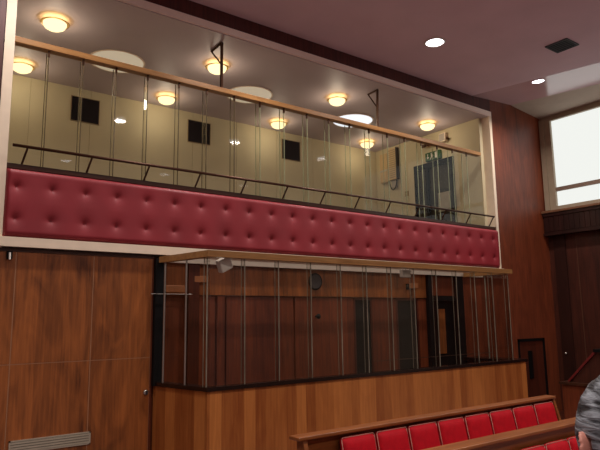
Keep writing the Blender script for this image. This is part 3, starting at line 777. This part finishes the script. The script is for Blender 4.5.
for v in bm.verts:
    x, y, z = v.co
    X = x*.077; Y = y*.098; Z = z*.118
    if z < 0:
        X *= 1-.22*(-z)**1.5
        Y *= (1-.16*(-z)**1.5) if y > 0 else 1-.30*(-z)
    if y > 0:
        nose = math.exp(-((X/.014)**2)-(((Z+.018)/.026)**2)); Y += .026*nose
        eye = math.exp(-(((abs(X)-.032)/.016)**2)-(((Z-.004)/.014)**2)); Y -= .012*eye
        brow = math.exp(-((Z-.03)/.012)**2)*math.exp(-(X/.05)**2); Y += .004*brow
        mouth = math.exp(-((X/.026)**2)-(((Z+.062)/.008)**2)); Y -= .005*mouth
        chin = math.exp(-((X/.028)**2)-(((Z+.098)/.02)**2)); Y += .012*chin
    v.co = (X, Y+.012, Z+HEADZ)
me = bpy.data.meshes.new('t3'); bm.to_mesh(me); bm.free()
o = bpy.data.objects.new('t3', me); COL.objects.link(o); tmp.append(o)
for s_ in (-1, 1):
    f = MB(); n = 24; rings = []
    # auricle: bowl with raised rim, tilted away from the skull at the back
    for rr, dx in ((0.0, .010), (.5, .008), (.72, .015), (.90, .021), (1.0, .017), (.96, .008), (.7, -.004)):
        r = []
        for i in range(n):
            a = 2*PI*i/n; sy = math.cos(a); sz = math.sin(a)
            wy = .019*rr*sy*(1.15 if sz > 0 else .75); wz = .034*rr*sz
            r.append((s_*(.070+dx*1.25-wy*.45), -.014+wy, HEADZ-.006+wz))
        rings.append(r)
    vs = [[f.bm.verts.new(p) for p in r] for r in rings[1:]]
    cv = f.bm.verts.new(rings[0][0]); ce = f.bm.verts.new((s_*.060, -.012, HEADZ-.006))
    for i in range(n):
        k = (i+1) % n
        f.bm.faces.new((cv, vs[0][i], vs[0][k]))
        for a, b in zip(vs, vs[1:]): f.bm.faces.new((a[i], b[i], b[k], a[k]))
        f.bm.faces.new((vs[-1][i], ce, vs[-1][k]))
    tmp.append(f.build('t4', M['skin']))
bm = bmesh.new()
for o in tmp:
    bm.from_mesh(evaluated(o))
me = bpy.data.meshes.new('body_src'); bm.to_mesh(me); bm.free()
for o in tmp: bpy.data.objects.remove(o, do_unlink=True)
src = bpy.data.objects.new('body_src', me); COL.objects.link(src)
rm = src.modifiers.new('r', 'REMESH'); rm.mode = 'VOXEL'; rm.voxel_size = .0042; rm.use_smooth_shade = True
cs = src.modifiers.new('s', 'SMOOTH'); cs.factor = .5; cs.iterations = 2
me = evaluated(src); me.name = 'body'; bpy.data.objects.remove(src, do_unlink=True)
me.materials.clear(); me.materials.append(M['skin'])
for p in me.polygons: p.use_smooth = True
body = bpy.data.objects.new('body', me); COL.objects.link(body); body.parent = man
for s_ in (-1, 1):
    MB().ball((s_*.032, .094, HEADZ+.004), .012).build('eye', M['eye'], man, True)
MB().ball((0, .101, HEADZ-.062), .02, sx=1.1, sy=.35, sz=.28).build('mouth', principled('lips', srgb(178, 96, 88), .5), man, True)
K = [(0,0,.86,(.165,.125)), (0,.0,1.06,(.155,.115)), (0,-.01,1.22,(.175,.125)), (0,-.01,1.35,(.14,.10)), (0,0,1.40,(.075,.075)),
     (.17,-.01,1.33,.070), (.238,0,1.09,.056), (.222,.13,.92,.044), (-.17,-.01,1.33,.070), (-.238,0,1.09,.056), (-.222,.13,.92,.044)]
skin_obj('jacket', K, [(0,1),(1,2),(2,3),(3,4),(3,5),(5,6),(6,7),(3,8),(8,9),(9,10)], M['jacket'], man)
K = [(0,0,.90,(.155,.115)), (.09,0,.80,.100), (.10,.01,.46,.072), (.10,-.01,.07,.058), (-.09,0,.80,.100), (-.10,.01,.46,.072), (-.10,-.01,.07,.058)]
skin_obj('trousers', K, [(0,1),(1,2),(2,3),(0,4),(4,5),(5,6)], principled('trouser cloth', srgb(40, 40, 44), .9, noise=.1), man)
for s_ in (-1, 1):
    MB().box(s_*.105-.052, s_*.105+.052, -.085, .19, 0, .085, bev=.035).build('shoe', M['black'], man, True)
# hair: wavy shell over the skull, open at the face and around the ears
bm = bmesh.new(); bmesh.ops.create_uvsphere(bm, u_segments=120, v_segments=80, radius=1)
for v in bm.verts:
    x, y, z = v.co
    n1 = math.sin(9*x+14*z+3*math.sin(7*y))*.5+math.sin(23*z-17*y+8*x)*.3+math.sin(41*x+31*z)*.2
    k = 1.0+.010*n1
    X = x*.088*k; Y = y*.112*k; Z = z*.132*k
    if z < .25: X *= 1-.05*min(1, (.25-z)*2)
    if z < 0: X *= 1-.20*(-z)**1.5; Y *= 1-.22*(-z)
    v.co = (X, Y-.004, Z+HEADZ+.004)
dele = []
for fc in bm.faces:
    c_ = fc.calc_center_median(); zz = c_.z-HEADZ
    if c_.y > .035 and zz < .070: dele.append(fc)
    elif c_.y > .010 and zz < -.03: dele.append(fc)
    elif c_.y > -.036 and c_.y < .014 and zz < .022: dele.append(fc)
    elif zz < -.095: dele.append(fc)
bmesh.ops.delete(bm, geom=dele, context='FACES')
me = bpy.data.meshes.new('hair'); bm.to_mesh(me); bm.free(); me.materials.append(M['hair'])
for p in me.polygons: p.use_smooth = True
o = bpy.data.objects.new('hair', me); COL.objects.link(o); o.parent = man
so = o.modifiers.new('t', 'SOLIDIFY'); so.thickness = .014; so.offset = -1

# ------------------------------------------------------------------ dim world background, camera
wd = bpy.data.worlds.new('w'); S.world = wd; wd.use_nodes = True
bg = wd.node_tree.nodes['Background']; bg.inputs[0].default_value = (.5, .45, .42, 1); bg.inputs[1].default_value = .05

cam = bpy.data.cameras.new('camera'); co = bpy.data.objects.new('camera', cam); COL.objects.link(co)
R = Matrix(((0.8014791595, -0.0824608420, -0.5923101944), (-0.5978569976, -0.1337993596, -0.7903573508), (-0.0140771921, 0.9875717396, -0.1565372190)))
co.matrix_world = Matrix.Translation((0, 0, 1.7)) @ R.to_4x4()
cam.sensor_width = 36; cam.lens = 589/600*36; cam.clip_start = .05; cam.clip_end = 100
S.camera = co
S.view_settings.view_transform = 'Standard'; S.view_settings.look = 'None'; S.view_settings.exposure = 0; S.view_settings.gamma = 1
S.cycles.max_bounces = 10; S.cycles.transparent_max_bounces = 32; S.cycles.diffuse_bounces = 4; S.cycles.glossy_bounces = 4
S.cycles.use_denoising = True
